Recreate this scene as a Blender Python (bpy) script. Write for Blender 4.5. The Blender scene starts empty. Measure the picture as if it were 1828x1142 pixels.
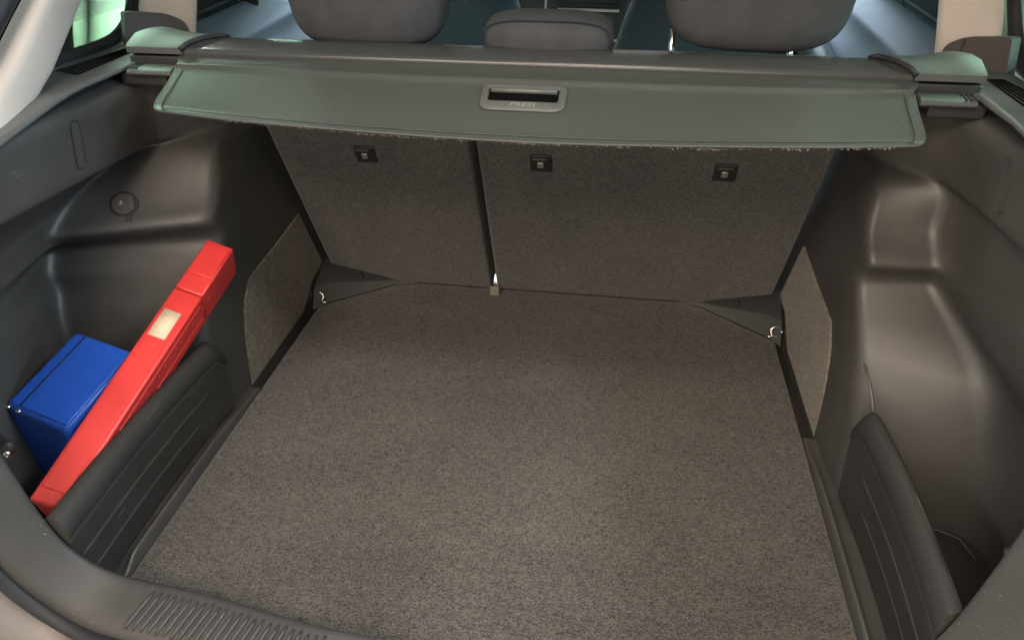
import bpy, bmesh, math, random
from mathutils import Vector, Matrix
from mathutils.bvhtree import BVHTree
random.seed(7)
S = bpy.context.scene
COL = S.collection
R = math.radians

# ------------------------------------------------------------------ camera, world, lamps, exposure
cam = bpy.data.cameras.new("camera"); camo = bpy.data.objects.new("camera", cam); COL.objects.link(camo)
cam.sensor_fit = 'HORIZONTAL'; cam.sensor_width = 36.0; cam.lens = 1310 / 1828 * 36
cam.clip_start = 0.02; cam.clip_end = 100
camo.location = (.135, 0, .867)
camo.rotation_euler = (R(90 - 32.6), 0, R(8.2))
S.camera = camo
W = bpy.data.worlds.new("World"); S.world = W; W.use_nodes = True
W.node_tree.nodes["Background"].inputs[0].default_value = (.84, .92, 1.0, 1)
W.node_tree.nodes["Background"].inputs[1].default_value = .17
S.view_settings.view_transform = 'Standard'; S.view_settings.look = 'None'
S.view_settings.exposure = 0; S.view_settings.gamma = 1

def lamp(name, loc, target, sx, sy, power, col):
    l = bpy.data.lights.new(name, 'AREA'); l.shape = 'RECTANGLE'; l.size = sx; l.size_y = sy
    l.energy = power; l.color = col
    o = bpy.data.objects.new(name, l); COL.objects.link(o); o.location = loc
    o.rotation_euler = (Vector(target) - Vector(loc)).to_track_quat('-Z', 'Y').to_euler()
    return o
lamp("warm_fill_behind", (-.35, -3.3, 1.25), (0.1, 1.1, .2), 3.0, 1.5, 84, (1, .85, .70))  # broad warm fill lamp added behind the camera
lamp("workshop_tube_above", (-.35, -.95, 2.0), (0.1, .8, 0), 1.5, .6, 52, (1, .83, .68))
lamp("floor_patch_fill", (.10, .10, 2.3), (.10, .68, 0), .5, .3, 2.6, (1, .83, .68)).data.spread = R(55)  # added narrow lamp that brightens a patch of the near floor
lamp("workshop_tube_left", (-2.15, 2.9, 2.3), (-2.05, 2.9, 0), 5.0, .3, 270, (.93, 1, .98))
lamp("workshop_tube_right", (1.9, 2.6, 2.3), (1.6, 2.6, 0), 5.5, .4, 260, (.93, 1, .97))
lamp("blue_fill_right", (3.7, .9, 1.45), (-.6, .9, .45), 2.6, 1.3, 210, (.55, .76, 1))  # added cool fill that turns the left lining bluish
lamp("workshop_tube_front", (0, 4.6, 2.0), (0, 2.0, .3), 3.0, .6, 200, (.60, .78, 1))

# ------------------------------------------------------------------ materials
def mat(name, col, rough=.5, spec=.5, bump=0, bscale=400, metal=0, var=0, vscale=6):
    m = bpy.data.materials.new(name); m.use_nodes = True
    nt = m.node_tree; b = nt.nodes["Principled BSDF"]
    b.inputs["Base Color"].default_value = (*col, 1); b.inputs["Roughness"].default_value = rough
    b.inputs["Specular IOR Level"].default_value = spec; b.inputs["Metallic"].default_value = metal
    tc = nt.nodes.new("ShaderNodeTexCoord")
    if var:
        n = nt.nodes.new("ShaderNodeTexNoise"); n.inputs["Scale"].default_value = vscale; n.inputs["Detail"].default_value = 6
        nt.links.new(tc.outputs["Object"], n.inputs["Vector"])
        r = nt.nodes.new("ShaderNodeValToRGB")
        r.color_ramp.elements[0].position = .3; r.color_ramp.elements[1].position = .7
        r.color_ramp.elements[0].color = (*[c * (1 - var) for c in col], 1)
        r.color_ramp.elements[1].color = (*[min(1, c * (1 + var)) for c in col], 1)
        nt.links.new(n.outputs["Fac"], r.inputs["Fac"]); nt.links.new(r.outputs["Color"], b.inputs["Base Color"])
        mr = nt.nodes.new("ShaderNodeMapRange"); mr.inputs[3].default_value = max(0, rough - .08); mr.inputs[4].default_value = min(1, rough + .08)
        nt.links.new(n.outputs["Fac"], mr.inputs[0]); nt.links.new(mr.outputs[0], b.inputs["Roughness"])
    if bump:
        n = nt.nodes.new("ShaderNodeTexNoise"); n.inputs["Scale"].default_value = bscale; n.inputs["Detail"].default_value = 3
        nt.links.new(tc.outputs["Object"], n.inputs["Vector"])
        bp = nt.nodes.new("ShaderNodeBump"); bp.inputs["Strength"].default_value = bump; bp.inputs["Distance"].default_value = .002
        nt.links.new(n.outputs["Fac"], bp.inputs["Height"]); nt.links.new(bp.outputs[0], b.inputs["Normal"])
    return m

def scratched(m, strength=.5, cov=.58):
    """worn plastic: short straight pale scuffs in two directions, only in a few rubbed patches"""
    nt = m.node_tree; b = nt.nodes["Principled BSDF"]; tc = nt.nodes.new("ShaderNodeTexCoord")
    def math_(op, a, v=None, bb=None):
        q = nt.nodes.new("ShaderNodeMath"); q.operation = op; nt.links.new(a, q.inputs[0])
        if bb is not None: nt.links.new(bb, q.inputs[1])
        elif v is not None: q.inputs[1].default_value = v
        return q.outputs[0]
    def noise(sc, det, rot=None, stretch=None):
        n = nt.nodes.new("ShaderNodeTexNoise"); n.inputs["Scale"].default_value = sc; n.inputs["Detail"].default_value = det
        if rot:
            mp = nt.nodes.new("ShaderNodeMapping"); mp.inputs["Rotation"].default_value = rot; mp.inputs["Scale"].default_value = stretch
            nt.links.new(tc.outputs["Object"], mp.inputs[0]); nt.links.new(mp.outputs[0], n.inputs["Vector"])
        else: nt.links.new(tc.outputs["Object"], n.inputs["Vector"])
        return n.outputs["Fac"]
    a = math_('GREATER_THAN', noise(1, 1, (.5, .4, .9), (420, 6, 420)), .72)
    c = math_('GREATER_THAN', noise(1, 1, (1.1, -.5, -.5), (380, 7, 380)), .725)
    mk = nt.nodes.new("ShaderNodeMapRange"); mk.inputs[1].default_value = cov - .04; mk.inputs[2].default_value = cov + .10
    nt.links.new(noise(9, 4), mk.inputs[0])
    f = math_('MULTIPLY', math_('MULTIPLY', math_('MAXIMUM', a, bb=c), bb=mk.outputs[0]), strength)
    mx = nt.nodes.new("ShaderNodeMix"); mx.data_type = 'RGBA'
    nt.links.new(f, mx.inputs[0])
    src = b.inputs["Base Color"].links
    if src: nt.links.new(src[0].from_socket, mx.inputs[6])
    else: mx.inputs[6].default_value = b.inputs["Base Color"].default_value
    mx.inputs[7].default_value = (.40, .37, .33, 1)
    nt.links.new(mx.outputs[2], b.inputs["Base Color"])
    return m

def felt(name, dark, light, scale=600, stretch=(.5, 1, 1), bump=.9):
    """needle-felt carpet: mottled fibres at three sizes"""
    m = bpy.data.materials.new(name); m.use_nodes = True
    nt = m.node_tree; b = nt.nodes["Principled BSDF"]; b.inputs["Roughness"].default_value = .95
    b.inputs["Specular IOR Level"].default_value = .12
    b.inputs["Sheen Weight"].default_value = .25; b.inputs["Sheen Roughness"].default_value = .5
    tc = nt.nodes.new("ShaderNodeTexCoord"); mp = nt.nodes.new("ShaderNodeMapping"); mp.inputs["Scale"].default_value = stretch
    nt.links.new(tc.outputs["Object"], mp.inputs[0])
    outs = []
    for s, d in ((scale, 4), (scale * .28, 5), (scale * 2.3, 2), (5.5, 3)):
        n = nt.nodes.new("ShaderNodeTexNoise"); n.inputs["Scale"].default_value = s; n.inputs["Detail"].default_value = d
        n.inputs["Distortion"].default_value = 1.2
        nt.links.new(mp.outputs[0], n.inputs["Vector"]); outs.append(n.outputs["Fac"])
    def mth(op, a, b2):
        q = nt.nodes.new("ShaderNodeMath"); q.operation = op
        for k, v in enumerate((a, b2)):
            if isinstance(v, float): q.inputs[k].default_value = v
            else: nt.links.new(v, q.inputs[k])
        return q.outputs[0]
    f = mth('ADD', mth('ADD', mth('MULTIPLY', outs[0], .5), mth('MULTIPLY', outs[1], .17)), mth('MULTIPLY', outs[2], .33)); f = mth('ADD', f, mth('MULTIPLY', mth('SUBTRACT', outs[3], .5), .08))
    r = nt.nodes.new("ShaderNodeValToRGB")
    r.color_ramp.elements[0].position = .445; r.color_ramp.elements[1].position = .60
    r.color_ramp.elements[0].color = (*dark, 1); r.color_ramp.elements[1].color = (*light, 1)
    nt.links.new(f, r.inputs["Fac"]); nt.links.new(r.outputs["Color"], b.inputs["Base Color"])
    bp = nt.nodes.new("ShaderNodeBump"); bp.inputs["Strength"].default_value = bump; bp.inputs["Distance"].default_value = .003
    nt.links.new(f, bp.inputs["Height"]); nt.links.new(bp.outputs[0], b.inputs["Normal"])
    return m

M = {}
M['plastic'] = scratched(mat('black_grained_plastic', (.060, .057, .054), .46, .55, .10, 900, 0, .18, 7), .25, .56)
M['plastic_scuffed'] = scratched(mat('scuffed_black_plastic', (.062, .058, .054), .45, .55, .10, 900, 0, .22, 6), .28, .54)
M['plastic_sill'] = scratched(mat('worn_sill_plastic', (.045, .043, .042), .55, .45, .25, 800, 0, .14, 12), .35, .54)
M['plastic_dark'] = mat('black_plastic', (.022, .021, .021), .5, .5, .2, 900)
M['flange'] = scratched(mat('scuffed_outer_sill', (.15, .13, .12), .45, .5, .1, 600, 0, .12, 10), .6, .54)
M['ledge'] = mat('grained_ledge_plastic', (.095, .100, .098), .34, .6, .02, 1100)
M['divider'] = scratched(mat('divider_plastic', (.030, .028, .026), .55, .45, .25, 900, 0, .15, 9), .3, .56)
M['felt'] = felt('boot_carpet_felt', (.024, .0215, .020), (.165, .146, .130))
M['felt_seat'] = felt('seat_back_felt', (.043, .040, .039), (.150, .137, .128), 380, (1, 1, 1))
M['felt_side'] = felt('side_panel_felt', (.075, .066, .054), (.30, .255, .190), 300, (1, 1, 1))
M['fabric'] = mat('headrest_fabric', (.060, .063, .069), .9, .15, .35, 1300, 0, .12, 30)
M['fabric_dark'] = mat('front_seat_fabric', (.028, .036, .048), .85, .2, .3, 1200)
M['piping'] = mat('seat_piping', (.055, .05, .046), .9, .1)
M['cover'] = mat('cover_vinyl', (.046, .052, .047), .42, .5, 0)
M['cover_hard'] = mat('cover_housing_plastic', (.050, .052, .052), .22, .5, .03, 1200)
M['cap'] = mat('cover_end_cap_plastic', (.052, .056, .054), .5, .5, .15, 1000)
M['handle'] = mat('handle_plastic', (.075, .078, .073), .42, .5, .1, 900)
M['cream'] = mat('pillar_trim_cream', (.52, .455, .405), .65, .35, .15, 700, 0, .05, 8)
M['cream_cap'] = mat('pillar_cap_grey', (.075, .066, .062), .6, .4, .25, 900)
M['rubber'] = mat('rubber_seal', (.018, .018, .021), .6, .4, .1, 500)
M['bracket'] = mat('bracket_plastic', (.036, .035, .034), .5, .5, .1, 900)
M['slot_shade'] = mat('slot_shadow_plastic', (.004, .004, .004), .95, .02)  # near-black colour holds the shade inside slots and handle opening
M['body'] = mat('car_paint', (.52, .47, .44), .3, .5)
M['red'] = scratched(mat('red_plastic', (.64, .040, .036), .36, .5, .04, 300, 0, .10, 14), .25, .55)
M['blue'] = mat('blue_plastic', (.017, .088, .48), .34, .5, .10, 500, 0, .08, 10)
M['sticker'] = mat('cream_sticker', (.76, .58, .42), .6, .3, .05, 200, 0, .05, 60)
M['ink'] = mat('faded_ink', (.66, .50, .31), .7, .2)
M['white'] = mat('white_print', (.75, .70, .68), .6, .3)
M['print'] = mat('moulded_lettering', (.20, .20, .19), .5, .4)
M['chrome'] = mat('zinc_steel', (.75, .73, .70), .22, .5, 0, 400, 1)
M['door'] = mat('door_panel_plastic', (.11, .13, .165), .45, .5, .2, 800)
M['dash'] = mat('dash_plastic', (.05, .052, .05), .5, .4, .2, 900)
M['dash_dark'] = mat('radio_black', (.03, .035, .03), .3, .5)
M['silver'] = mat('silver_trim', (.62, .60, .56), .3, .5, 0, 400, .8)
M['roof'] = mat('roof_lining', (.50, .47, .44), .9, .1, .3, 900)
M['thread'] = mat('frayed_thread', (.34, .31, .26), .9, .1)
M['wall'] = mat('white_wall_paint', (.85, .85, .82), .7, .3, .2, 60, 0, .03, 3)
M['wallg'] = mat('pale_green_wall_paint', (.60, .70, .52), .55, .3, .2, 60, 0, .03, 3)
M['concrete'] = mat('workshop_floor_paint', (.42, .45, .40), .4, .4, .1, 30, 0, .15, 3)
M['tag'] = mat('beige_webbing', (.20, .185, .15), .9, .1, .5, 700)

def vinyl_grain(m):
    nt = m.node_tree; b = nt.nodes["Principled BSDF"]; tc = nt.nodes.new("ShaderNodeTexCoord")
    mp = nt.nodes.new("ShaderNodeMapping"); mp.inputs["Scale"].default_value = (1, .45, .45); nt.links.new(tc.outputs["Object"], mp.inputs[0])
    v = nt.nodes.new("ShaderNodeTexVoronoi"); v.inputs["Scale"].default_value = 420; nt.links.new(mp.outputs[0], v.inputs["Vector"])
    n = nt.nodes.new("ShaderNodeTexNoise"); n.inputs["Scale"].default_value = 14; nt.links.new(tc.outputs["Object"], n.inputs["Vector"])
    mr = nt.nodes.new("ShaderNodeMapRange"); mr.inputs[3].default_value = .36; mr.inputs[4].default_value = .52
    nt.links.new(n.outputs["Fac"], mr.inputs[0]); nt.links.new(mr.outputs[0], b.inputs["Roughness"])
    bp = nt.nodes.new("ShaderNodeBump"); bp.inputs["Strength"].default_value = .25; bp.inputs["Distance"].default_value = .001
    nt.links.new(v.outputs["Distance"], bp.inputs["Height"]); nt.links.new(bp.outputs[0], b.inputs["Normal"])
vinyl_grain(M['cover'])

def glass(name, tint):
    m = bpy.data.materials.new(name); m.use_nodes = True; nt = m.node_tree
    for n in list(nt.nodes):
        if n.type == 'BSDF_PRINCIPLED': nt.nodes.remove(n)
    out = [n for n in nt.nodes if n.type == 'OUTPUT_MATERIAL'][0]
    t = nt.nodes.new("ShaderNodeBsdfTransparent"); t.inputs[0].default_value = (*tint, 1)
    g = nt.nodes.new("ShaderNodeBsdfGlossy"); g.inputs["Roughness"].default_value = .02
    f = nt.nodes.new("ShaderNodeFresnel"); f.inputs[0].default_value = 1.45
    mx = nt.nodes.new("ShaderNodeMixShader")
    nt.links.new(f.outputs[0], mx.inputs[0]); nt.links.new(t.outputs[0], mx.inputs[1]); nt.links.new(g.outputs[0], mx.inputs[2])
    nt.links.new(mx.outputs[0], out.inputs[0])
    return m
M['glass'] = glass('green_tinted_glass', (.76, .93, .80))

# ------------------------------------------------------------------ helpers
def obj(name, verts, faces, m, parent=None, smooth=True, kind=None):
    me = bpy.data.meshes.new(name); me.from_pydata([tuple(v) for v in verts], [], faces); me.validate()
    bm = bmesh.new(); bm.from_mesh(me); bmesh.ops.recalc_face_normals(bm, faces=bm.faces); bm.to_mesh(me); bm.free()
    me.materials.append(m)
    if smooth:
        for p in me.polygons: p.use_smooth = True
    o = bpy.data.objects.new(name, me); COL.objects.link(o); o.parent = parent
    if kind: o['kind'] = kind
    return o
def empty(name, label, cat, loc=(0, 0, 0), group=None):
    o = bpy.data.objects.new(name, None); COL.objects.link(o); o.location = (0, 0, 0)
    o.empty_display_size = .05
    o['label'] = label; o['category'] = cat
    if group: o['group'] = group
    return o
def bevel(o, w, seg=3, angle=35):
    b = o.modifiers.new("bevel", 'BEVEL'); b.width = w; b.segments = seg; b.limit_method = 'ANGLE'; b.angle_limit = R(angle)
    b.harden_normals = False
    sharp(o, 40); return o
def sharp(o, ang=40):
    try: o.data.set_sharp_from_angle(angle=R(ang))
    except Exception: pass
    return o
def sub(o, n=2):
    s = o.modifiers.new("sub", 'SUBSURF'); s.levels = n; s.render_levels = n; return o
def grid_faces(nr, nc, closed=False, off=0):
    f = []
    for i in range(nr - 1):
        for j in range(nc if closed else nc - 1):
            k = (j + 1) % nc
            f.append((off + i * nc + j, off + i * nc + k, off + (i + 1) * nc + k, off + (i + 1) * nc + j))
    return f
def chaikin(pts, it=2):
    for _ in range(it):
        q = [pts[0]]
        for a, b in zip(pts[:-1], pts[1:]):
            q.append(a.lerp(b, .25)); q.append(a.lerp(b, .75))
        q.append(pts[-1]); pts = q
    return pts
def loft(name, rows, m, parent, closed=False, caps=False, smooth=True):
    nc = len(rows[0]); v = [p for r in rows for p in r]; f = grid_faces(len(rows), nc, closed)
    if caps: f.append(tuple(range(nc))[::-1]); f.append(tuple((len(rows) - 1) * nc + k for k in range(nc)))
    return obj(name, v, f, m, parent, smooth)
def box(name, c, s, m, parent, bw=.003, M4=None, seg=3):
    v = []
    for dx in (-.5, .5):
        for dy in (-.5, .5):
            for dz in (-.5, .5):
                p = Vector((dx * s[0], dy * s[1], dz * s[2]))
                v.append((M4 @ p if M4 else p + Vector(c)))
    f = [(0, 1, 3, 2), (4, 6, 7, 5), (0, 4, 5, 1), (2, 3, 7, 6), (0, 2, 6, 4), (1, 5, 7, 3)]
    o = obj(name, v, f, m, parent)
    if bw: bevel(o, bw, seg)
    return o
def tube(name, pts, r, m, parent, n=10, closed=False):
    pts = [Vector(p) for p in pts]; rows = []; N = len(pts)
    up = Vector((.13, .27, .95)).normalized()
    for i, p in enumerate(pts):
        a = pts[(i - 1) % N] if (closed or i) else p; b = pts[(i + 1) % N] if (closed or i < N - 1) else p
        t = (b - a).normalized(); x = t.cross(up).normalized(); y = x.cross(t)
        rr = r[i] if isinstance(r, (list, tuple)) else r
        rows.append([p + rr * (x * math.cos(2 * math.pi * k / n) + y * math.sin(2 * math.pi * k / n)) for k in range(n)])
    if closed: rows.append(rows[0])
    return loft(name, rows, m, parent, closed=True, caps=not closed)
def prism(name, poly, n, depth, m, parent, bw=.002, seg=2):
    """polygon (3-D points, planar) given thickness along -n"""
    n = Vector(n).normalized(); a = [Vector(p) for p in poly]; b = [p - n * depth for p in a]; k = len(a)
    f = [tuple(range(k)), tuple(range(2 * k - 1, k - 1, -1))] + [(i, i + k, (i + 1) % k + k, (i + 1) % k) for i in range(k)]
    o = obj(name, a + b, f, m, parent)
    if bw: bevel(o, bw, seg)
    return o
def round_poly(pts, r, seg=5):
    out = []; n = len(pts)
    for i in range(n):
        p = Vector(pts[i]); a = (Vector(pts[i - 1]) - p); b = (Vector(pts[(i + 1) % n]) - p)
        rr = r[i] if isinstance(r, (list, tuple)) else r
        la = min(rr, a.length * .48); lb = min(rr, b.length * .48)
        p0 = p + a.normalized() * la; p2 = p + b.normalized() * lb
        for k in range(seg + 1):
            t = k / seg; out.append(p0 * (1 - t) ** 2 + p * 2 * t * (1 - t) + p2 * t * t)
    return out
def pillow(name, c, h, m, parent, ex=4.0, ey=2.6, rot=0, nu=40, nv=20, fn=None):
    """superellipsoid cushion, half sizes h, leaned about X by rot"""
    v = []; f = []
    sg = lambda a, e: math.copysign(abs(a) ** (2 / e), a)
    for i in range(nv + 1):
        ph = -math.pi / 2 + math.pi * i / nv
        for j in range(nu):
            th = 2 * math.pi * j / nu
            p = Vector((h[0] * sg(math.cos(ph), ex) * sg(math.cos(th), ey), h[1] * sg(math.cos(ph), ex) * sg(math.sin(th), ey), h[2] * sg(math.sin(ph), ex)))
            if fn: p = fn(p)
            p.rotate(Matrix.Rotation(rot, 3, 'X')); v.append(p + Vector(c))
    return obj(name, v, grid_faces(nv + 1, nu, True), m, parent)
def text(name, s, size, Mx, m, parent, ext=.0004, shear=0):
    cu = bpy.data.curves.new(name, 'FONT'); cu.body = s; cu.size = size; cu.align_x = 'CENTER'; cu.align_y = 'CENTER'; cu.extrude = ext; cu.shear = shear
    t = bpy.data.objects.new(name, cu); COL.objects.link(t)
    me = bpy.data.meshes.new_from_object(t); bpy.data.objects.remove(t)
    me.transform(Mx); me.materials.clear(); me.materials.append(m)
    o = bpy.data.objects.new(name, me); COL.objects.link(o); o.parent = parent; return o
def frame_matrix(p, x, y):
    x = Vector(x).normalized(); z = x.cross(Vector(y)).normalized(); y = z.cross(x)
    Mx = Matrix((x, y, z)).transposed().to_4x4(); Mx.translation = Vector(p); return Mx
def pl(a, b, t): return a.lerp(b, t)

# ------------------------------------------------------------------ the car: fixed trim
car = empty('estate_car', 'estate car seen through its open tailgate into the black boot, cream pillars above', 'car')

#       z     corner        concave       rear-x
LV = [(-.05, .526, .890, .700, .840, .655),
      (.00, .526, .890, .705, .845, .660),
      (.05, .528, .905, .712, .850, .668),
      (.107, .529, .925, .720, .862, .675),
      (.21, .529, .972, .735, .890, .690),
      (.245, .529, 1.003, .742, .915, .698),
      (.275, .528, 1.040, .748, .945, .702),
      (.295, .527, 1.057, .752, .965, .705),
      (.310, .526, 1.060, .754, .970, .706),
      (.325, .526, 1.051, .755, .960, .706),
      (.336, .526, 1.040, .754, .948, .706),
      (.345, .526, 1.037, .752, .944, .705),
      (.355, .525, 1.044, .750, .952, .704),
      (.368, .525, 1.060, .747, .972, .702),
      (.388, .524, 1.078, .742, .994, .700),
      (.435, .532, 1.110, .690, 1.060, .680),
      (.450, .536, 1.135, .668, 1.080, .674),
      (.457, .545, 1.190, .622, 1.085, .654),
      (.470, .540, 1.200, .615, 1.090, .648),
      (.520, .535, 1.190, .612, 1.080, .640),
      (.562, .535, 1.180, .610, 1.070, .632),
      (.568, .560, 1.180, .640, 1.070, .655),
      (.586, .575, 1.180, .672, 1.070, .680)]
# the right-hand housing is narrower: its rear wall turns into the outer wall sooner
RV = {-.05: (.715, .835, .70), .00: (.718, .840, .70), .05: (.720, .845, .70), .107: (.722, .855, .70),
      .21: (.715, .900, .70), .245: (.698, .945, .694), .275: (.674, 1.005, .684), .295: (.658, 1.042, .676), .310: (.650, 1.058, .670), .325: (.645, 1.052, .667),
      .336: (.642, 1.044, .665), .345: (.640, 1.042, .664), .355: (.638, 1.053, .664), .368: (.637, 1.070, .664), .388: (.636, 1.088, .664),
      .435: (.640, 1.085, .664), .450: (.636, 1.090, .660)}
def trim_rows(s):
    rows = []
    for z, xc, yc, xo, yo, xe in LV:
        wide = (.015 if s > 0 else .035) if z < .32 else 0
        if s > 0 and z in RV: xo, yo, xe = RV[z]; wide = 0
        c = Vector((s * xc, yc, z)); o = Vector((s * (xo + wide), yo + (.035 if s < 0 and z < .25 else 0), z)); e = Vector((s * xe + (.03 if wide else 0), .570, z))
        y0 = 1.515 - .5 * max(z, 0); p0 = Vector((s * .5125, y0, z))
        if z > .44: p0.x = s * .508
        pb = c + Vector((-s * .004, min(.035, (y0 - yc) * .3), 0))
        rows.append(chaikin([p0, pl(p0, pb, .5), pb, c, pl(c, o, .16), pl(c, o, .5), pl(c, o, .84 if s < 0 else .60), o, pl(o, e, .14 if s < 0 else .42), pl(o, e, .5), pl(o, e, .85), e], 2))
    cols = [chaikin([r[k] for r in rows], 2) for k in range(len(rows[0]))]
    return [[c[i] for c in cols] for i in range(len(cols[0]))]
bvh = {}
side = {}
for s in (-1, 1):
    rows = trim_rows(s)
    o = loft('side_trim', rows, M['plastic' if s < 0 else 'plastic_scuffed'], car); side[s] = o
    o['label'] = 'black moulded side lining ' + ('with round socket cap' if s < 0 else 'without a socket, brightly lit and scuffed')
    bvh[s] = BVHTree.FromPolygons([v.co for v in o.data.vertices], [tuple(p.vertices) for p in o.data.polygons])
def on_trim(s, p, d):
    h = bvh[s].ray_cast(Vector(p), Vector(d).normalized())
    n = h[1]
    if n.dot(Vector(d)) > 0: n = -n
    return h[0], n

# window ledge with its row of demister slots
for s in (-1, 1):
    def lx(y): return .612 - max(0, .95 - y) * .13
    prof = []
    for y in [.60 + .04 * i for i in range(17)]:
        z = .590 - max(0, .90 - y) * .09
        xi = lx(y)
        prof.append([Vector((s * a, y, z + b)) for a, b in ((xi + .040, -.009), (xi + .004, -.0075), (xi + .0005, -.006), (xi - .0005, -.0042), (xi + .0003, -.0020), (xi + .002, -.0005), (xi + .008, .0), (xi + .03, .0004), (xi + .06, .0006), (.700, .0008), (.708, -.001), (.720, -.03))])
    led = loft('window_ledge', prof, M['ledge'], car)
    for k in range(6):
        a = Vector((s * (.650 + .0085 * k), .992 + .003 * k, .5916)); b = Vector((s * (.656 + .0042 * k), 1.158, .5916))
        d = (b - a).normalized(); n = Vector((d.y, -d.x, 0)); wa = n * .0016; wb = n * .0009
        prism('vent_slot', [a - wa, a + wa, b + wb, b - wb], (0, 0, 1), .0015, M['slot_shade'], led, 0)  # flat dark strip, the slot's inner shade is in its colour

# felt side panels at the wheel housings (front corner of the boot)
LP = [(1.345, .222), (1.418, .072), (1.355, .056), (1.288, .012), (1.040, .000), (1.056, .095), (1.078, .160), (1.112, .196), (1.240, .208)]
for s in (-1, 1):
    pts = round_poly([Vector((s * (.5100 + (1.42 - y) * .026), y, z)) for y, z in LP], .004, 3)
    prism('felt_panel', pts, (-s, 0, 0), .012, M['felt_side'], car, .001)

# corner brackets and lashing eyes at the seat hinge
for s in (-1, 1):
    A = [(.509, 1.325, -.004), (.485, 1.345, .004), (.352, 1.452, .004), (.300, 1.464, .004)]
    B = [(.509, 1.352, .040), (.488, 1.376, .040), (.352, 1.455, .012), (.298, 1.466, .005)]
    Cc = [(.509, 1.425, .066), (.492, 1.432, .058), (.345, 1.466, .018), (.296, 1.472, .004)]
    D = [(.509, 1.49, .066), (.49, 1.49, .058), (.345, 1.49, .018), (.296, 1.49, .004)]
    br = loft('hinge_bracket', [[Vector((s * x, y, z)) for x, y, z in r] for r in (A, B, Cc, D)], M['bracket'], car)
    bevel(br, .003, 2, 25)
    tube('bracket_screw', [(s * .425, 1.425, .0335), (s * .425, 1.421, .0375)], .0055, M['rubber'], br, 12)
    c = Vector((s * .500, 1.348, .018))
    ring = [c + Vector((-s * .0115 * math.cos(t) * (1 if abs(math.cos(t)) < .8 else .95), .004 * math.sin(t), .0095 * math.sin(t))) for t in [2 * math.pi * i / 20 for i in range(20)]]
    tube('lashing_eye', ring, .0029, M['chrome'], car, 8, True)
    tube('lashing_eye_foot', [c + Vector((-s * .004, -.006, -.010)), c + Vector((-s * .022, -.003, -.011))], .0022, M['chrome'], car, 8)

# raised plastic kerb between carpet and pocket divider
for s in (-1, 1):
    rows = []
    for y, k in ((.575, .3), (.590, .35), (.605, .6), (.617, 1.2), (.63, 1.35), (.70, 1.35), (.80, 1.35), (.88, 1.3), (.93, 1.0), (.97, .6), (1.03, .3)):
        rows.append([Vector((s * a, y, b)) for a, b in ((.4985, -.01), (.4992, .010 * k), (.500, .0145 * k), (.502, .0170 * k), (.505, .0172 * k), (.509, .010 * k), (.545, .008 * k), (.56, -.01))])
    kb = loft('floor_kerb', rows, M['plastic'], car); sub(kb, 1)

# pocket floor (bottom of both side pockets) and a tray under the carpet
for s in (-1, 1):
    box('pocket_floor', (s * .63, .72, -.012), (.26, .42, .02), M['plastic_dark'], car, .003)
    h, n = on_trim(s, (s * .55, .70, .03), (s, .25, 0))
    tube('pocket_seam', [(s * .555, .872, .012), (s * .62, .848, .016), (s * .68, .822, .016), (s * .692, .79, .012)], .0014, M['plastic'], car, 6)
box('boot_tray', (0, 1.03, -.03), (1.06, .98, .03), M['plastic_dark'], car, .003)

# round 12-volt socket cap in the left lining
h, n = on_trim(-1, (-.2, .2, .60), Vector((-.652, 1.010, .378)) - Vector((-.2, .2, .60)))
up = Vector((0, 0, 1)) - n * n.z; up.normalize(); rt_ = up.cross(n)
Mx = frame_matrix(h, rt_, up)
def disc(name, r, z0, z1, m, par, sx=1, flat=None):
    k = 36; ring = []
    for rr, zz in ((r, z0), (r, z1 - .0012), (r - .0012, z1)):
        ring.append([Mx @ Vector((rr * math.cos(2 * math.pi * i / k) * sx, rr * math.sin(2 * math.pi * i / k), zz)) for i in range(k)])
    o = loft(name, ring, m, par, closed=True); 
    bm = bmesh.new(); bm.from_mesh(o.data); bm.verts.ensure_lookup_table(); bm.faces.new([bm.verts[2 * k + i] for i in range(k)]); bmesh.ops.recalc_face_normals(bm, faces=bm.faces); bm.to_mesh(o.data); bm.free()
    return sharp(o, 35)
sk = disc('power_socket', .0225, -.004, .002, M['plastic_dark'], car)
disc('socket_cap', .0185, .002, .006, M['plastic'], sk)
box('cap_tab', (0, 0, 0), (.008, .024, .003), M['plastic'], sk, .001, Mx @ Matrix.Translation((.0125, -.001, .0072)))
box('cap_hinge', (0, 0, 0), (.010, .010, .004), M['plastic_dark'], sk, .001, Mx @ Matrix.Translation((.006, -.0255, .0015)))
text('socket_mark', '12V', .0055, Mx @ Matrix.Translation((-.003, .001, .0066)) @ Matrix.Rotation(R(78), 4, 'Z'), M['white'], sk)

# long grip slots in the upper lining
for s in (-1, 1):
    a0, n0 = on_trim(s, (s * .2, .93 + .012 * s, .548), (s, 0, 0)); a1, n1 = on_trim(s, (s * .2, .925 + .012 * s, .480), (s, 0, 0))
    d = (a0 - a1).normalized(); w = n0.cross(d).normalized() * .0085
    poly = round_poly([a1 - w, a1 + w, a0 + w, a0 - w], .008)
    gs = prism('grip_slot', [p + n0 * .0012 for p in poly], n0, .006, M['plastic'], car, .0006)
    tube('slot_edge', [p + n0 * .0014 for p in poly], .0009, M['plastic_dark' if s < 0 else 'plastic_sill'], gs, 6, True)  # right edge has lighter plastic, its highlight is put into the colour

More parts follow.
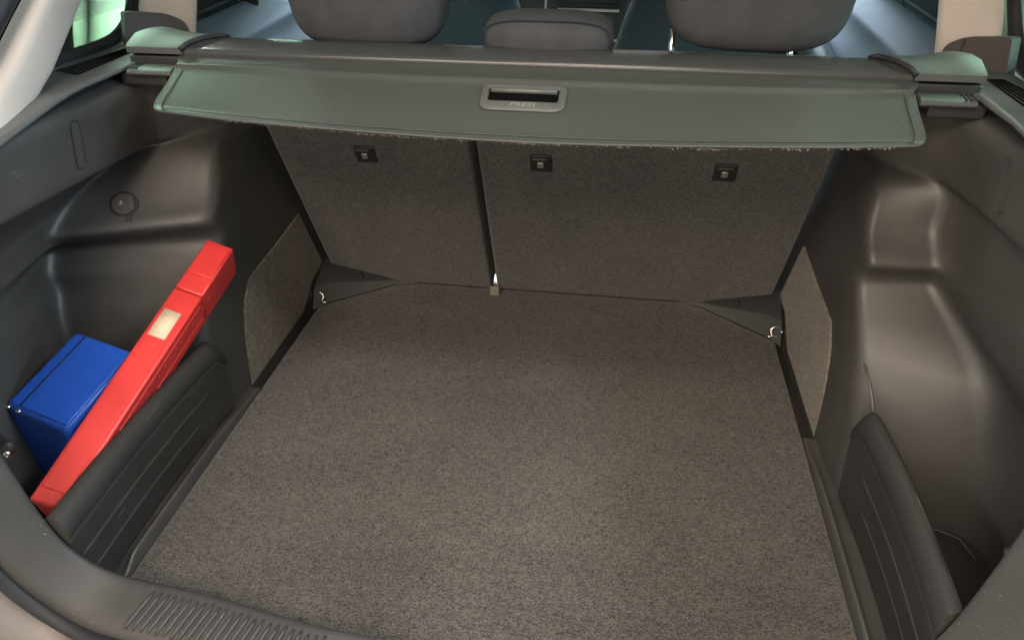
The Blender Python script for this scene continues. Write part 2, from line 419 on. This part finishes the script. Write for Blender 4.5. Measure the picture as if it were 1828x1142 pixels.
# bag hooks on the pocket walls
for s in (-1, 1):
    c = Vector((s * (.600 if s < 0 else .592), .600, .225))
    hk = tube('bag_hook', [c + Vector((s * .05, .02, 0)), c + Vector((s * .01, .005, 0)), c, c + Vector((-s * .006, 0, .012))], [.011, .010, .009, .005], M['plastic_dark'], car, 12)
    tube('hook_screw', [c + Vector((-s * .004, -.006, .0)), c + Vector((-s * .007, -.010, .001))], .004, M['chrome'], hk, 10)

# tailgate opening surround: sill, lower corners, sides
IP = [(0, .500, .066), (.14, .507, .067), (.24, .519, .069), (.345, .535, .071), (.42, .537, .075), (.468, .537, .086), (.506, .535, .128), (.523, .535, .182), (.532, .535, .25), (.540, .535, .32), (.56, .55, .42), (.59, .60, .51), (.605, .68, .560), (.61, .73, .580)]
half = chaikin([Vector(p) for p in IP], 2)
path = [Vector((-p.x, p.y, p.z)) for p in half[::-1]] + half[1:]
def strip(name, prof, m, par, path=path):
    rows = []
    for i, p in enumerate(path):
        a = path[max(i - 1, 0)]; b = path[min(i + 1, len(path) - 1)]
        t = (b - a); t.y *= .3; t.normalize()
        n = Vector((t.z, 0, -t.x)); n.normalize()           # outward from the opening
        if n.z > .2: n = -n
        k = abs(n.x)                                         # 0 on the sill, 1 on the upright sides
        rows.append([p + n * ((ob * (1 - k) + o * k)) + Vector((0, d * (1 - .35 * k), 0)) for ob, o, d in prof])
    return loft(name, rows, m, par)
sill = strip('boot_sill', [(.075, .045, .022), (.040, .030, .018), (.004, .006, .010), (-.002, -.002, .002), (.000, .000, -.008), (.004, .012, -.030), (.010, .026, -.058), (.018, .038, -.066), (.030, .060, -.068)], M['plastic_sill'], car)
sub(sill, 1)
sl = strip('opening_seal', [(.024, .052, -.060), (.018, .044, -.070), (.018, .048, -.082), (.024, .062, -.086), (.032, .072, -.076)], M['rubber'], car); sub(sl, 1)
bl = strip('body_flange', [(.032, .064, -.066), (.032, .076, -.078), (.030, .084, -.094), (.034, .104, -.108), (.042, .125, -.118), (.07, .16, -.126), (.15, .28, -.13)], M['flange'], car); sub(bl, 1)
# tread ribs moulded into the sill
bs = BVHTree.FromObject(sill, bpy.context.evaluated_depsgraph_get())
def lip(x):
    b = min(path, key=lambda p: abs(p.x - x) + (0 if p.z < .1 else 9)); return b.y
RIBS = [x for x in [-.400 + .0102 * i for i in range(79)] if not (-.163 < x < -.132)]
for x in RIBS:
    pts = []
    y1 = lip(x) - .008
    for k in range(6):
        y = y1 - .0094 * k
        xx = x - .003 * k * (1 if x < 0 else -1) * min(1, abs(x) / .3)
        hh = bs.ray_cast(Vector((xx, y, .3)), Vector((0, 0, -1)))
        if hh[0]: pts.append(hh[0] + Vector((0, 0, .0004)))
    if len(pts) > 2: tube('tread_rib', pts, [.0016] + [.0034] * (len(pts) - 2) + [.0022], M['plastic_sill'], sill, 6)
box('sill_pad', (-.148, .476, .0640), (.024, .05, .005), M['plastic_sill'], sill, .002)

# rear pillars (cream), their grey lower caps, windows
def band(name, L, Rr, m, par, depth=.02, s=1, bend=.012, dy=0):
    rows = []
    for a, b in zip(L, Rr):
        a = Vector(a); b = Vector(b); mid = pl(a, b, .5) + Vector((-bend, 0, 0))
        row = [a + (Vector((.004, dy, 0)) if dy else Vector((depth, 0, 0))), a, pl(a, mid, .5) + Vector((-bend * .3, 0, 0)), mid, pl(mid, b, .6), b, b + Vector((depth, 0, 0))]
        rows.append([Vector((s * p.x, p.y, p.z)) for p in row])
    o = loft(name, rows, m, par); sub(o, 1); return o
for s in (-1, 1):
    # rearmost pillar: lower edge sits on the ledge, rises forward
    L = [(.590, .62, .552), (.612, .72, .585), (.630, .829, .622), (.632, .887, .656), (.632, .947, .700), (.60, 1.11, .83), (.55, 1.28, 1.0)]
    Rr = [(.585, .69, .550), (.603, .778, .566), (.632, .866, .578), (.642, .935, .594), (.660, 1.069, .680), (.63, 1.23, .83), (.57, 1.39, 1.0)]
    band('rear_pillar', L, Rr, M['cream'], car, .03, s, .004)
    sp = [(.610, .56, .535), (.632, .68, .592), (.648, .80, .640), (.650, .86, .676), (.648, .925, .722), (.62, 1.09, .85), (.57, 1.25, 1.01)]
    tube('tailgate_seal', [(s * x, y, z) for x, y, z in chaikin([Vector(p) for p in sp], 2)], .014, M['rubber'], car, 10)
    sp2 = [(x + .03, y - .028, z + .004) for x, y, z in sp]
    tube('tailgate_seal', [(s * x, y, z) for x, y, z in chaikin([Vector(p) for p in sp2], 2)], .011, M['rubber'], car, 10)
    sp3 = [(x + .075, y - .05, z + .01) for x, y, z in sp]
    tube('body_pillar', [(s * x, y, z) for x, y, z in chaikin([Vector(p) for p in sp3], 2)], .034, M['body'], car, 12)
    # quarter glass
    G = [(.752, .80, .575), (.752, 1.30, .575), (.725, 1.34, .78), (.65, 1.36, 1.0), (.65, 1.0, 1.0), (.715, .86, .78)]
    prism('quarter_glass', [(s * x, y, z) for x, y, z in G], (s, 0, .2), .004, M['glass'], car, 0)
    fr = [(.735, .90, .592), (.735, 1.014, .591), (.735, 1.068, .590), (.735, 1.133, .588), (.735, 1.205, .588), (.735, 1.243, .596), (.735, 1.278, .615), (.732, 1.300, .650), (.705, 1.36, .79), (.65, 1.43, .98)]
    q = chaikin([Vector((s * x, y, z)) for x, y, z in fr], 2)
    tube('glass_border', q, .012, M['rubber'], car, 8)
    # middle pillar beside the rear seat
    L = [(.700, 1.205, .57), (.700, 1.230, .62), (.700, 1.246, .66), (.692, 1.30, .75), (.66, 1.36, .85), (.62, 1.43, 1.0)]
    Rr = [(.622, 1.285, .54), (.622, 1.305, .577), (.620, 1.318, .61), (.618, 1.335, .65), (.605, 1.41, .85), (.57, 1.47, 1.0)]
    band('middle_pillar', L, Rr, M['cream'], car, .05, s, .006, .06)
    # grey lower cap standing proud of the pillar
    CP = [(.694, 1.185, .575), (.690, 1.200, .640), (.650, 1.262, .627), (.634, 1.285, .610), (.626, 1.275, .570)]
    CP = round_poly([Vector(p) for p in CP], [.002, .006, .012, .012, .002], 4)
    pcp = prism('pillar_cap', [(s * p.x, p.y, p.z) for p in CP], (-s * .72, -.68, .05), .03, M['cream_cap'], car, .003)
    if s > 0: tube('cap_seam', [(s * .6480, 1.2495, .6265), (s * .6440, 1.246, .600), (s * .6410, 1.243, .572)], .0012, M['rubber'], pcp, 6)

# rear door linings, waist rails and door glass seen past the seats
for s in (-1, 1):
    rows = []
    for y in [1.40 + .1 * i for i in range(15)]:
        zt = .560 + (y - 1.45) * .03
        rows.append([Vector((s * a, y, zt + b)) for a, b in ((.60, -.50), (.605, -.22), (.615, -.15), (.635, -.115), (.66, -.085), (.675, -.055), (.672, -.040), (.685, -.028), (.715, .004), (.735, .012), (.75, .0))])
    dp = loft('door_lining', rows, M['door'], car); sub(dp, 1)
    ar = [(.60, 1.42 + .08 * i, .375 + .012 * i) for i in range(12)]
    tube('armrest', [(s * x, y, z) for x, y, z in ar], .036, M['door'], dp, 12)
    tube('window_strip', [(s * .748, 1.40 + .1 * i, .577 + (.1 * i - .05) * .03) for i in range(15)], .008, M['rubber'], car, 8)
    G = [(.752, 1.42, .56), (.752, 2.75, .60), (.64, 2.5, 1.02), (.62, 1.5, 1.02)]
    prism('door_glass', [(s * x, y, z) for x, y, z in G], (s, 0, .25), .004, M['glass'], car, 0)
tube('door_post', [(-.735, 1.72, .52), (-.715, 1.735, .70), (-.64, 1.78, 1.0)], .022, M['rubber'], car, 10)
tube('door_post', [(.735, 2.15, .52), (.715, 2.165, .70), (.64, 2.2, 1.0)], .022, M['rubber'], car, 10)
# roof lining above the cabin
rows = []
for y in [.95 + .2 * i for i in range(10)]:
    rows.append([Vector((x, y, 1.03 - .12 * abs(x / .66) ** 3 + .03 * math.sin((y - .9) * 1.6))) for x in [-.66 + .066 * i for i in range(21)]])
loft('roof_lining', rows, M['roof'], car)

# dashboard with its radio
db = []
for x in [-.72 + .12 * i for i in range(13)]:
    db.append([Vector((x, a, b)) for a, b in ((2.74, -.35), (2.72, .10), (2.70, .36), (2.71, .50), (2.78, .56), (3.2, .58))])
dash = loft('dashboard', db, M['dash'], car)
# ------------------------------------------------------------------ front seats
for s in (-1, 1):
    t = empty('front_seat', 'dark front seat back between the ' + ('left and middle' if s < 0 else 'middle and right') + ' rear headrests', 'car seat', group='front seats')
    def fs(p):
        k = (p.z + .36) / .72
        p.x *= 1 - .30 * max(0, k - .45) ** 1.5 * 2
        return p
    pillow('backrest', (s * .36, 2.02, .30), (.265, .07, .40), M['fabric_dark'], t, 3.2, 3.0, R(-14), fn=fs)
    pillow('headrest', (s * .36, 1.90, .80), (.13, .05, .10), M['fabric_dark'], t, 3, 3, R(-10))
    for k in (-1, 1): tube('headrest_post', [(s * .36 + k * .06, 1.905, .66), (s * .36 + k * .06, 1.90, .75)], .006, M['chrome'], t, 8)

# ------------------------------------------------------------------ boot carpet
bc = empty('boot_carpet', 'large dark grey felt carpet covering the boot floor', 'carpet')
pts = [(-.4985, .545), (-.4, .52), (0, .495), (.4, .52), (.4985, .545), (.4985, 1.335), (.485, 1.350), (.352, 1.458), (.30, 1.475), (-.30, 1.475), (-.352, 1.458), (-.485, 1.350), (-.4985, 1.335)]
cp = [Vector((x, y, 0)) for x, y in pts]
prism('felt_sheet', cp, (0, 0, 1), .008, M['felt'], bc, .002)
# loose pile standing out of the felt
rnd = random.Random(3); V = []; F = []
for i in range(60000):
    x = rnd.uniform(-.494, .494); y = rnd.uniform(.53, 1.46)
    if abs(x) > .30 and y > 1.335 + (.4985 - abs(x)) * .6: continue
    a = rnd.gauss(0, .75); L = rnd.uniform(.003, .010); w = .00028
    dx, dy = math.cos(a) * L, math.sin(a) * L; nx, ny = -math.sin(a) * w, math.cos(a) * w
    k = len(V); z0 = .0003
    V += [(x - nx, y - ny, z0), (x + nx, y + ny, z0), (x + dx, y + dy, z0 + rnd.uniform(.0004, .0030))]; F.append((k, k + 1, k + 2))
pile = obj('pile', V, F, M['felt'], bc, smooth=False); pile['kind'] = 'stuff'
M['fibre'] = mat('carpet_fibre', (.17, .148, .126), .9, .1); M['fibre_dark'] = mat('carpet_fibre_dark', (.028, .025, .022), .9, .1)
pile.data.materials.clear(); pile.data.materials.append(M['fibre']); pile.data.materials.append(M['fibre_dark'])
for p in pile.data.polygons: p.material_index = 0 if rnd.random() < .45 else 1

# ------------------------------------------------------------------ rear seats
SN = Vector((0, -.894, -.447)); SU = Vector((0, -.4472, .8944))   # seat-back rear face: normal to the boot, up direction
def seat_pt(x, h, d=0): return Vector((x, 1.462, 0)) + SU * h + SN * d
def seat(name, label, x0, x1):
    t = empty(name, label, 'car seat', group='folding rear seats')
    poly = round_poly([seat_pt(x0, .006), seat_pt(x1, .006), seat_pt(x1, .605), seat_pt(x0, .605)], [.012, .012, .04, .04], 5)
    b = prism('backrest', poly, SN, .11, M['felt_seat'], t, .014, 5)
    return t
narrow = seat('rear_seat', 'narrow left part of the folding rear seat with one anchor', -.500, -.1195)
wide = seat('rear_seat', 'wide right part of the folding rear seat with two anchors', -.1100, .500)
prism('gap_light_block', [seat_pt(-.135, .02, -.06), seat_pt(-.095, .02, -.06), seat_pt(-.095, .59, -.06), seat_pt(-.135, .59, -.06)], SN, .02, M['fabric_dark'], wide, 0)  # added dark strip that stops light coming through the seat split
box('under_seat_light_block', (0, 1.605, .05), (1.06, .06, .14), M['plastic_dark'], car, .003)  # added unseen block that stops light leaking under the seat backs
tube('edge_piping', [seat_pt(-.1215, .0 + .06 * i, .0005) for i in range(11)], .0030, M['piping'], narrow, 8)
def anchor(par, x):
    c = seat_pt(x, .437, .001)
    a = box('child_seat_anchor', (0, 0, 0), (.040, .042, .006), M['plastic_dark'], par, .003, frame_matrix(c, (1, 0, 0), SU))
    fm = frame_matrix(c, (1, 0, 0), SU)
    box('anchor_flap', (0, 0, 0), (.026, .0045, .004), M['handle'], a, .001, fm @ Matrix.Translation((-.002, .0145, .0045)))
    box('anchor_bar', (0, 0, 0), (.011, .013, .003), M['silver'], a, .001, fm @ Matrix.Translation((-.001, -.001, .0042)))
anchor(narrow, -.323); anchor(wide, .006); anchor(wide, .331)
# end of belt webbing poking out of the split
def tagpt(a, b, c): return seat_pt(a, b, c)
rows = [[tagpt(-.113 + w, .030 - .008 * i, .006 + .004 * i) for w in (-.011, -.004, .004, .011)] for i in range(5)]
tb = loft('webbing_tab', rows, M['tag'], wide); so = tb.modifiers.new("s", 'SOLIDIFY'); so.thickness = .004
tube('tab_stitch', [tagpt(-.116, .040, .004), tagpt(-.106, .036, .007), tagpt(-.104, .032, .006)], .003, M['print'], wide, 6)

def headrest(par, c, h, lean, posts, ez=4.2):
    def fn(p):
        k = p.z / h[2]
        p.x *= 1 - .06 * max(0, k) ** 2; p.y += .012 * (1 - (p.x / h[0]) ** 2) * -1
        return p
    o = pillow('headrest', c, h, M['fabric'], par, ez, 3.4, lean, 56, 28, fn)
    q = []
    for k in range(49):
        th = math.pi * k / 48
        sg = lambda a, e: math.copysign(abs(a) ** (2 / e), a)
        p = Vector((h[0] * .985 * sg(math.cos(th), ez), -h[1] * .70, h[2] * .985 * sg(math.sin(th), ez)))
        if p.z / h[2] > 0: p.x *= 1 - .06 * (p.z / h[2]) ** 2
        p.y -= .012 * (1 - (p.x / h[0]) ** 2)
        p.rotate(Matrix.Rotation(lean, 3, 'X')); q.append(p + Vector(c))
    tube('seam', q, .0013, M['fabric_dark'], o, 6)
    for x in posts: tube('post', [(c[0] + x, c[1] + .005, c[2] - h[2] - .06), (c[0] + x, c[1], c[2] - h[2] + .02)], .0045, M['chrome'], o, 10)
    return o
headrest(narrow, (-.268, 1.205, .712), (.128, .055, .110), R(8), (-.07, .07))
headrest(wide, (.021, 1.195, .625), (.101, .052, .036), R(6), (-.05, .05), 3.2)
headrest(wide, (.328, 1.205, .728), (.135, .055, .112), R(8), (-.118, .06))

# ------------------------------------------------------------------ luggage cover
lc = empty('luggage_cover', 'retracted grey roller luggage cover with pull handle above the seat backs', 'cover')
rows = []
for x in [-.528 + .0528 * i for i in range(21)]:
    rows.append([Vector((x, a, b)) for a, b in ((1.082, .600), (1.080, .606), (1.082, .6105), (1.088, .6125), (1.12, .6165), (1.140, .6180), (1.150, .6150), (1.154, .604), (1.148, .580), (1.12, .572), (1.095, .578), (1.088, .592))])
hs = loft('roller_housing', rows, M['cover_hard'], lc, closed=True, caps=True); sharp(hs, 50)
for s in (-1, 1):
    rows = []
    for u in [i / 10 for i in range(11)]:
        x = .500 + .120 * u
        hump = .0075 * math.exp(-((u - .82) / .26) ** 2) + .001
        yf = 1.078; yb = 1.150 + .012 * math.exp(-((u - .8) / .3) ** 2)
        # slanted joint with the housing
        xf = x + (1 - u) * .030; xb = x - (1 - u) * .012
        rows.append([Vector((s * xa, a, b)) for xa, a, b in ((xf, yf + .004, .6035), (xf, yf, .6045), (xf, yf + .001, .6135), (xf, yf + .006, .6165 + .15 * hump), (pl(Vector((xf, 0, 0)), Vector((xb, 0, 0)), .5).x, 1.112, .6215 + hump), (xb, yb - .012, .6225 + .8 * hump), (xb, yb, .6160 + .5 * hump), (xb, yb + .002, .608), (xb, yb - .004, .600), (xf, yf + .02, .600))])
    ec = loft('end_cap', rows, M['cap'], lc, closed=True, caps=True); sharp(ec, 38)
    q = [Vector((s * (.530 - .042 * k / 8), 1.0765 + .076 * k / 8, .6125 + .008 * math.sin(math.pi * k / 8) ** .5 + .003 * k / 8)) for k in range(9)]
    tube('cap_joint', q, .0042, M['rubber'], lc, 8)
    rows = []
    for x in [.531 + .012 * i for i in range(7)]:
        rows.append([Vector((s * x, a, b)) for a, b in ((1.075, .5905), (1.05, .5905), (1.040, .588), (1.037, .583), (1.045, .578), (1.075, .578))])
    gt = loft('guide_tab', rows, M['cap'], lc, closed=True, caps=True); bevel(gt, .002, 2, 30)
    for k in range(3): box('tab_groove', (s * (.590 + .006 * k), 1.056, .5908), (.0022, .028, .0016), M['rubber'], gt, 0)
    box('cap_gap_shade', (s * .572, 1.118, .588), (.100, .070, .024), M['plastic_dark'], car, .003)  # added dark block standing in for the shade under the cap
    box('guide_socket', (s * .585, 1.075, .572), (.075, .05, .020), M['plastic_dark'], car, .004)
# sheet: flange out of the slot, fold line, stiff end panel
def half_w(y):
    pts = [(1.086, .537), (1.066, .535), (1.058, .525), (1.046, .522), (1.01, .5215), (.985, .523), (.95, .524)]
    if y >= pts[0][0]: return pts[0][1]
    for a, b in zip(pts[:-1], pts[1:]):
        if y >= b[0]: return a[1] + (b[1] - a[1]) * (a[0] - y) / (a[0] - b[0])
    return pts[-1][1]
def sheet_z(y): 
    if y > 1.046: return .6035 - (1.086 - y) * .22
    return .5947 - (1.046 - y) * .44
NX = 80
def edge_y(u): return .931 + .024 * abs(u) ** 2
rows = []
vs = [0, .1, .2, .28, .3, .32, .36, .42, .5, .6, .7, .8, .88, .94, .97, .985, 1]
TH = .0032
for v_ in vs:
    row = []
    for i in range(NX + 1):
        u = -1 + 2 * i / NX
        y = 1.086 + (edge_y(u) - 1.086) * v_
        w = half_w(y)
        # rounded outer corners
        t = (v_ - .82) / .18
        if t > 0: w -= .016 * (1 - math.sqrt(max(0, 1 - min(t, 1) ** 2)))
        z = sheet_z(y) + (.0022 * 1.9 * math.exp(-((v_ - .29) / .025) ** 2)) + (.0020 if v_ > .955 else 0) * 1 + .0014 * v_ * math.sin(u * 7.3 + 1.1) * math.sin(v_ * 3.1 + .4)
        pass
        row.append(Vector((u * w, y, z)))
    rows.append(row)
sh = loft('cover_sheet', rows, M['cover'], lc)
so = sh.modifiers.new("solid", 'SOLIDIFY'); so.thickness = TH; so.offset = -1
es = sh.modifiers.new('split', 'EDGE_SPLIT'); es.split_angle = R(40)
# welted hem round the panel
q = [rows[k][0] for k in range(5, len(vs))] + [rows[-1][i] for i in range(1, NX)] + [rows[k][NX] for k in range(len(vs) - 1, 4, -1)]
tube('hem', [p + Vector((0, 0, -.0015)) for p in q], .0019, M['cap'], sh, 8)
q2 = [pl(rows[k][0], rows[k][2], .45) for k in range(6, len(vs) - 2)] + [rows[-4][i] for i in range(2, NX - 1)] + [pl(rows[k][NX], rows[k][NX - 2], .45) for k in range(len(vs) - 3, 5, -1)]
tube('stitch_line', [p + Vector((0, 0, .0012)) for p in q2], .0008, M['cap'], sh, 6)
# frayed threads along the rear edge
rnd = random.Random(11); V = []; F = []
for i in range(700):
    u = rnd.uniform(-.88, .97)
    if rnd.random() > .35 + .65 * (math.sin(u * 23) * math.sin(u * 7 + 1) > 0): continue
    y = edge_y(u); w = half_w(y) - .02; p = Vector((u * w, y - .0022, sheet_z(y) - .0015 + rnd.uniform(-.001, .0015)))
    L = rnd.uniform(.0006, .0026); a = rnd.gauss(-1.57, .9); d = Vector((math.cos(a) * L, math.sin(a) * L * .5, -abs(rnd.gauss(0, .5)) * L))
    n = Vector((.00035, 0, .00035)); k = len(V)
    V += [p - n, p + n, p + d]; F.append((k, k + 1, k + 2))
obj('frayed_edge', V, F, M['thread'], lc, smooth=False)['kind'] = 'stuff'
# pull handle
pc = Vector((.0055, 1.008, sheet_z(1.008) + .0010))
py = Vector((0, 1.0, .44)).normalized(); fm = frame_matrix(pc, (1, 0, 0), py)
def rrect(w, h, r, z, seg=6, dx=0, dy=0):
    return [fm @ (p + Vector((dx, dy, z))) for p in round_poly([Vector((-w, -h, 0)), Vector((w, -h, 0)), Vector((w, h, 0)), Vector((-w, h, 0))], r, seg)]
rows = [rrect(.059, .0275, [.018, .018, .008, .008], 0), rrect(.059, .0275, [.018, .018, .008, .008], .0022), rrect(.0565, .025, [.016, .016, .006, .006], .0040),
        rrect(.0500, .0140, [.007, .007, .004, .004], .0040, dy=.003), rrect(.0490, .0130, [.006, .006, .003, .003], .0030, dy=.003), rrect(.0485, .0125, [.006, .006, .003, .003], -.0030, dy=.003)]
hd = loft('pull_handle', rows, M['handle'], lc, closed=True); sharp(hd, 45)
box('recess_shade', (0, 0, 0), (.0955, .0255, .002), M['slot_shade'], hd, 0, fm @ Matrix.Translation((0, .003, .0012)))  # shallow dark plate, depth shade of the opening painted in
tube('grip_bar', [fm @ Vector((x, .0115, .0030)) for x in (-.046, -.02, .02, .046)], .0042, M['handle'], hd, 12)
text('press_lettering', 'PRESS', .0115, fm @ Matrix.Translation((.001, -.0178, .0042)) @ Matrix.Diagonal((1.25, 1, 1, 1)), M['print'], hd, .0003, .15)

# ------------------------------------------------------------------ side pocket dividers
def divider(s, label, y0, y1, H, x0, th=1.0):
    t = empty('pocket_divider', label, 'divider', group='upright dividers closing the side pockets')
    prof = [(.013, .0), (.009, .3), (.004, .70), (.0035, .735), (.005, .745), (.0035, .755), (.000, .80), (.0005, .88), (.006, .955), (.014, .99), (.021, .985), (.028, .945), (.030, .88), (.030, .5), (.030, 0)]
    rows = []
    n = 22
    for i in range(n + 1):
        y = y0 + (y1 - y0) * i / n
        d = y1 - y
        k = 1.0 if d > .03 else (.80 + .20 * math.sqrt(max(0, 1 - ((.03 - d) / .03) ** 2)))
        bow = .008 * math.sin(math.pi * i / n)
        rows.append([Vector((s * (x0 + bow + a * th), y, .018 + b * (H - .018) * k)) for a, b in prof])
    b = loft('panel', rows, M['divider'], t, closed=True, caps=True); sharp(b, 60)
    for q, (ya, yb) in ((.26, (.05, .80)), (.50, (.02, .86))):
        pts = []
        for i in range(15):
            y = y0 + (y1 - y0) * (ya + (yb - ya) * i / 14)
            f = (y - y0) / (y1 - y0)
            pts.append(Vector((s * (x0 + .008 * math.sin(math.pi * f) + .0132 - q * .0135 - .0008), y, .018 + q * (H - .018))))
        tube('rib', pts, [.0008] + [.0028] * 13 + [.0004], M['divider'], t, 6)
    return t
divider(-1, 'black ribbed divider upright in front of the red case', .540, .950, .180, .499)
divider(1, 'black ribbed divider upright before the empty pocket under the bright lining', .540, .888, .202, .513, .82)
# thin metal strip standing in the slot at the front of the empty pocket
tube('slot_strip', [(.523, .938, .232), (.531, .905, .205), (.536, .884, .178), (.540, .868, .150)], [.0022, .0026, .0026, .0018], M['handle'], car, 8)

# ------------------------------------------------------------------ red case and blue box
def case(name, label, cat, A, B, up, w, h, m):
    """long box whose top centre line runs A to B"""
    A = Vector(A); B = Vector(B); ax = (B - A).normalized(); L = (B - A).length
    t = empty(name, label, cat)
    fm2 = Matrix.Identity(4); x = ax; z = (Vector(up) - ax * Vector(up).dot(ax)).normalized(); y = z.cross(x)
    fm2 = Matrix((x, y, z)).transposed().to_4x4(); fm2.translation = A
    return t, fm2, L
ro = .33
rc, fr, L = case('warning_triangle_case', 'long red plastic case with cream sticker leaning in the left pocket', 'case', (-.5605, .58, .152), (-.4987, 1.0123, .3185), (math.sin(ro), 0, math.cos(ro)), .045, .06, None)
W2 = .0228
jl = L - .105   # joint between case body and end cap
box('case_body', (0, 0, 0), (jl, W2 * 2, .072), M['red'], rc, .0035, fr @ Matrix.Translation((jl / 2, 0, -.036)))
cpo = box('case_lid', (0, 0, 0), (L - jl - .0012, W2 * 2, .0715), M['red'], rc, .0035, fr @ Matrix.Translation(((L + jl) / 2 + .0006, 0, -.0360)))
box('lid_step', (0, 0, 0), (.003, W2 * 2 - .003, .002), M['red'], cpo, .0008, fr @ Matrix.Translation((jl + .030, 0, .0007)))
box('lid_pad', (0, 0, 0), (.062, W2 * 2 - .006, .003), M['red'], cpo, .0014, fr @ Matrix.Translation((jl + .066, 0, .0006)))
box('top_channel', (0, 0, 0), (jl - .06, W2 * 2 - .012, .0016), M['red'], rc, .0007, fr @ Matrix.Translation((jl / 2 - .01, .001, .0006)))
for zz in (-.014, -.050): box('side_ridge', (0, 0, 0), (jl - .02, .0016, .0014), M['red'], rc, .0005, fr @ Matrix.Translation((jl / 2, -W2 - .0006, zz)))
for k in range(22):
    box('side_stud', (0, 0, 0), (.004, .0012, .004), M['red'], rc, .0005, fr @ Matrix.Translation((.03 + k * .0165, -W2 - .0003, -.027 if k % 2 else -.031)))
st = box('sticker', (0, 0, 0), (.050, .027, .0006), M['sticker'], rc, 0, fr @ Matrix.Translation((jl - .066, .002, .0019)))
box('printed_line', (0, 0, 0), (.0016, .020, .0003), M['ink'], st, 0, fr @ Matrix.Translation((jl - .052, .001, .0024)))
# blue box
bb = empty('blue_box', 'blue plastic box with hinged lid standing behind the red case', 'box')
Nl = Vector((-.704, .709, .200)); Nr = Vector((-.590, .681, .190)); Fl = Vector((-.666, .840, .245))   # tilted: it leans back in the pocket
ex = Nr - Nl; ey = Fl - Nl; bw_, bl_ = ex.length, ey.length
bm4 = frame_matrix(Nl + ex * .5 + ey * .5, ex, ey)
Fr_ = Fl + ex; dn = Vector((0, 0, 1))
def dn_pt(p): return Vector((p.x, p.y, .012))
q8 = [Nl, Nr, Fr_, Fl]; v8 = q8 + [dn_pt(p) for p in q8]
body = obj('box_body', v8, [(0, 1, 2, 3), (7, 6, 5, 4)] + [(i, i + 4, (i + 1) % 4 + 4, (i + 1) % 4) for i in range(4)], M['blue'], bb); bevel(body, .009, 4)
lid = box('box_lid', (0, 0, 0), (bw_ - .030, bl_ - .010, .004), M['blue'], bb, .0018, bm4 @ Matrix.Translation((.012, 0, -.0005)), 3)
box('lid_groove', (0, 0, 0), (.0016, bl_ - .012, .001), M['rubber'], lid, 0, bm4 @ Matrix.Translation((-bw_ / 2 + .0255, 0, .0003)))
for q in (-.048, -.028): box('hinge_rivet', (0, 0, 0), (.008, .006, .008), M['chrome'], lid, .002, bm4 @ Matrix.Translation((-bw_ / 2 + (.006 if q < -.03 else .026), -bl_ / 2 - .0005, -.006)))
tube('moulded_edge', [bm4 @ Vector((-bw_ / 2 + .012, -bl_ / 2 - .0005, -.060)), bm4 @ Vector((.0, -bl_ / 2 - .0005, -.060)), bm4 @ Vector((.012, -bl_ / 2 - .0005, -.075))], .0016, M['blue'], bb, 6)

# ------------------------------------------------------------------ radio in the dashboard
def dbx(name, x0, x1, z0, z1, m, par, y=2.64, d=.012, bw=.002): return box(name, ((x0 + x1) / 2, y, (z0 + z1) / 2), (x1 - x0, d, z1 - z0), m, par, bw)
cc = dbx('centre_console', -.135, .165, .05, .56, M['dash'], car, 2.68, .09, .006)
for x in (-.130, .160): dbx('console_edge', x - .004, x + .004, .06, .52, M['silver'], cc, 2.633, .008)
dbx('radio_face', -.105, .135, .325, .455, M['dash_dark'], cc, 2.633)
dbx('disc_slot', -.085, .112, .428, .440, M['rubber'], cc, 2.626, .004, 0)
dbx('chrome_strip', -.088, .116, .415, .423, M['silver'], cc, 2.624, .008)
dbx('radio_screen', -.060, .100, .338, .402, M['dash'], cc, 2.626, .004)
dbx('chrome_strip', -.060, .118, .322, .328, M['silver'], cc, 2.624, .008)
for k in range(3): dbx('radio_button', -.092, -.070, .392 - .024 * k, .398 - .024 * k, M['silver'], cc, 2.625, .006)
for k in range(2): dbx('air_vent', -.11 + .13 * k, .005 + .13 * k, .480, .535, M['rubber'], cc, 2.633, .010)
# ------------------------------------------------------------------ workshop outside the glass
def struct(name, v, f, m, label=None):
    o = obj(name, v, f, m, None, False); o['kind'] = 'structure'; return o
def slab(name, c, s, m):
    o = box(name, c, s, m, None, 0); o['kind'] = 'structure'; return o
slab('floor', (0, 2, -.70), (20, 24, .1), M['concrete'])
slab('wall', (-2.62, 4, .95), (.2, 16, 3.3), M['wall'])
slab('wall_dado', (-2.51, 4, -.25), (.03, 16, .82), M['wallg'])
slab('wall', (0, 9.6, .95), (12, .2, 3.3), M['wall'])
slab('wall_dado', (0, 9.48, -.25), (12, .03, .82), M['wallg'])
slab('wall', (3.9, 4, .95), (.2, 16, 3.3), M['wall'])
slab('wall_dado', (3.78, 4, -.25), (.03, 16, .82), M['wallg'])
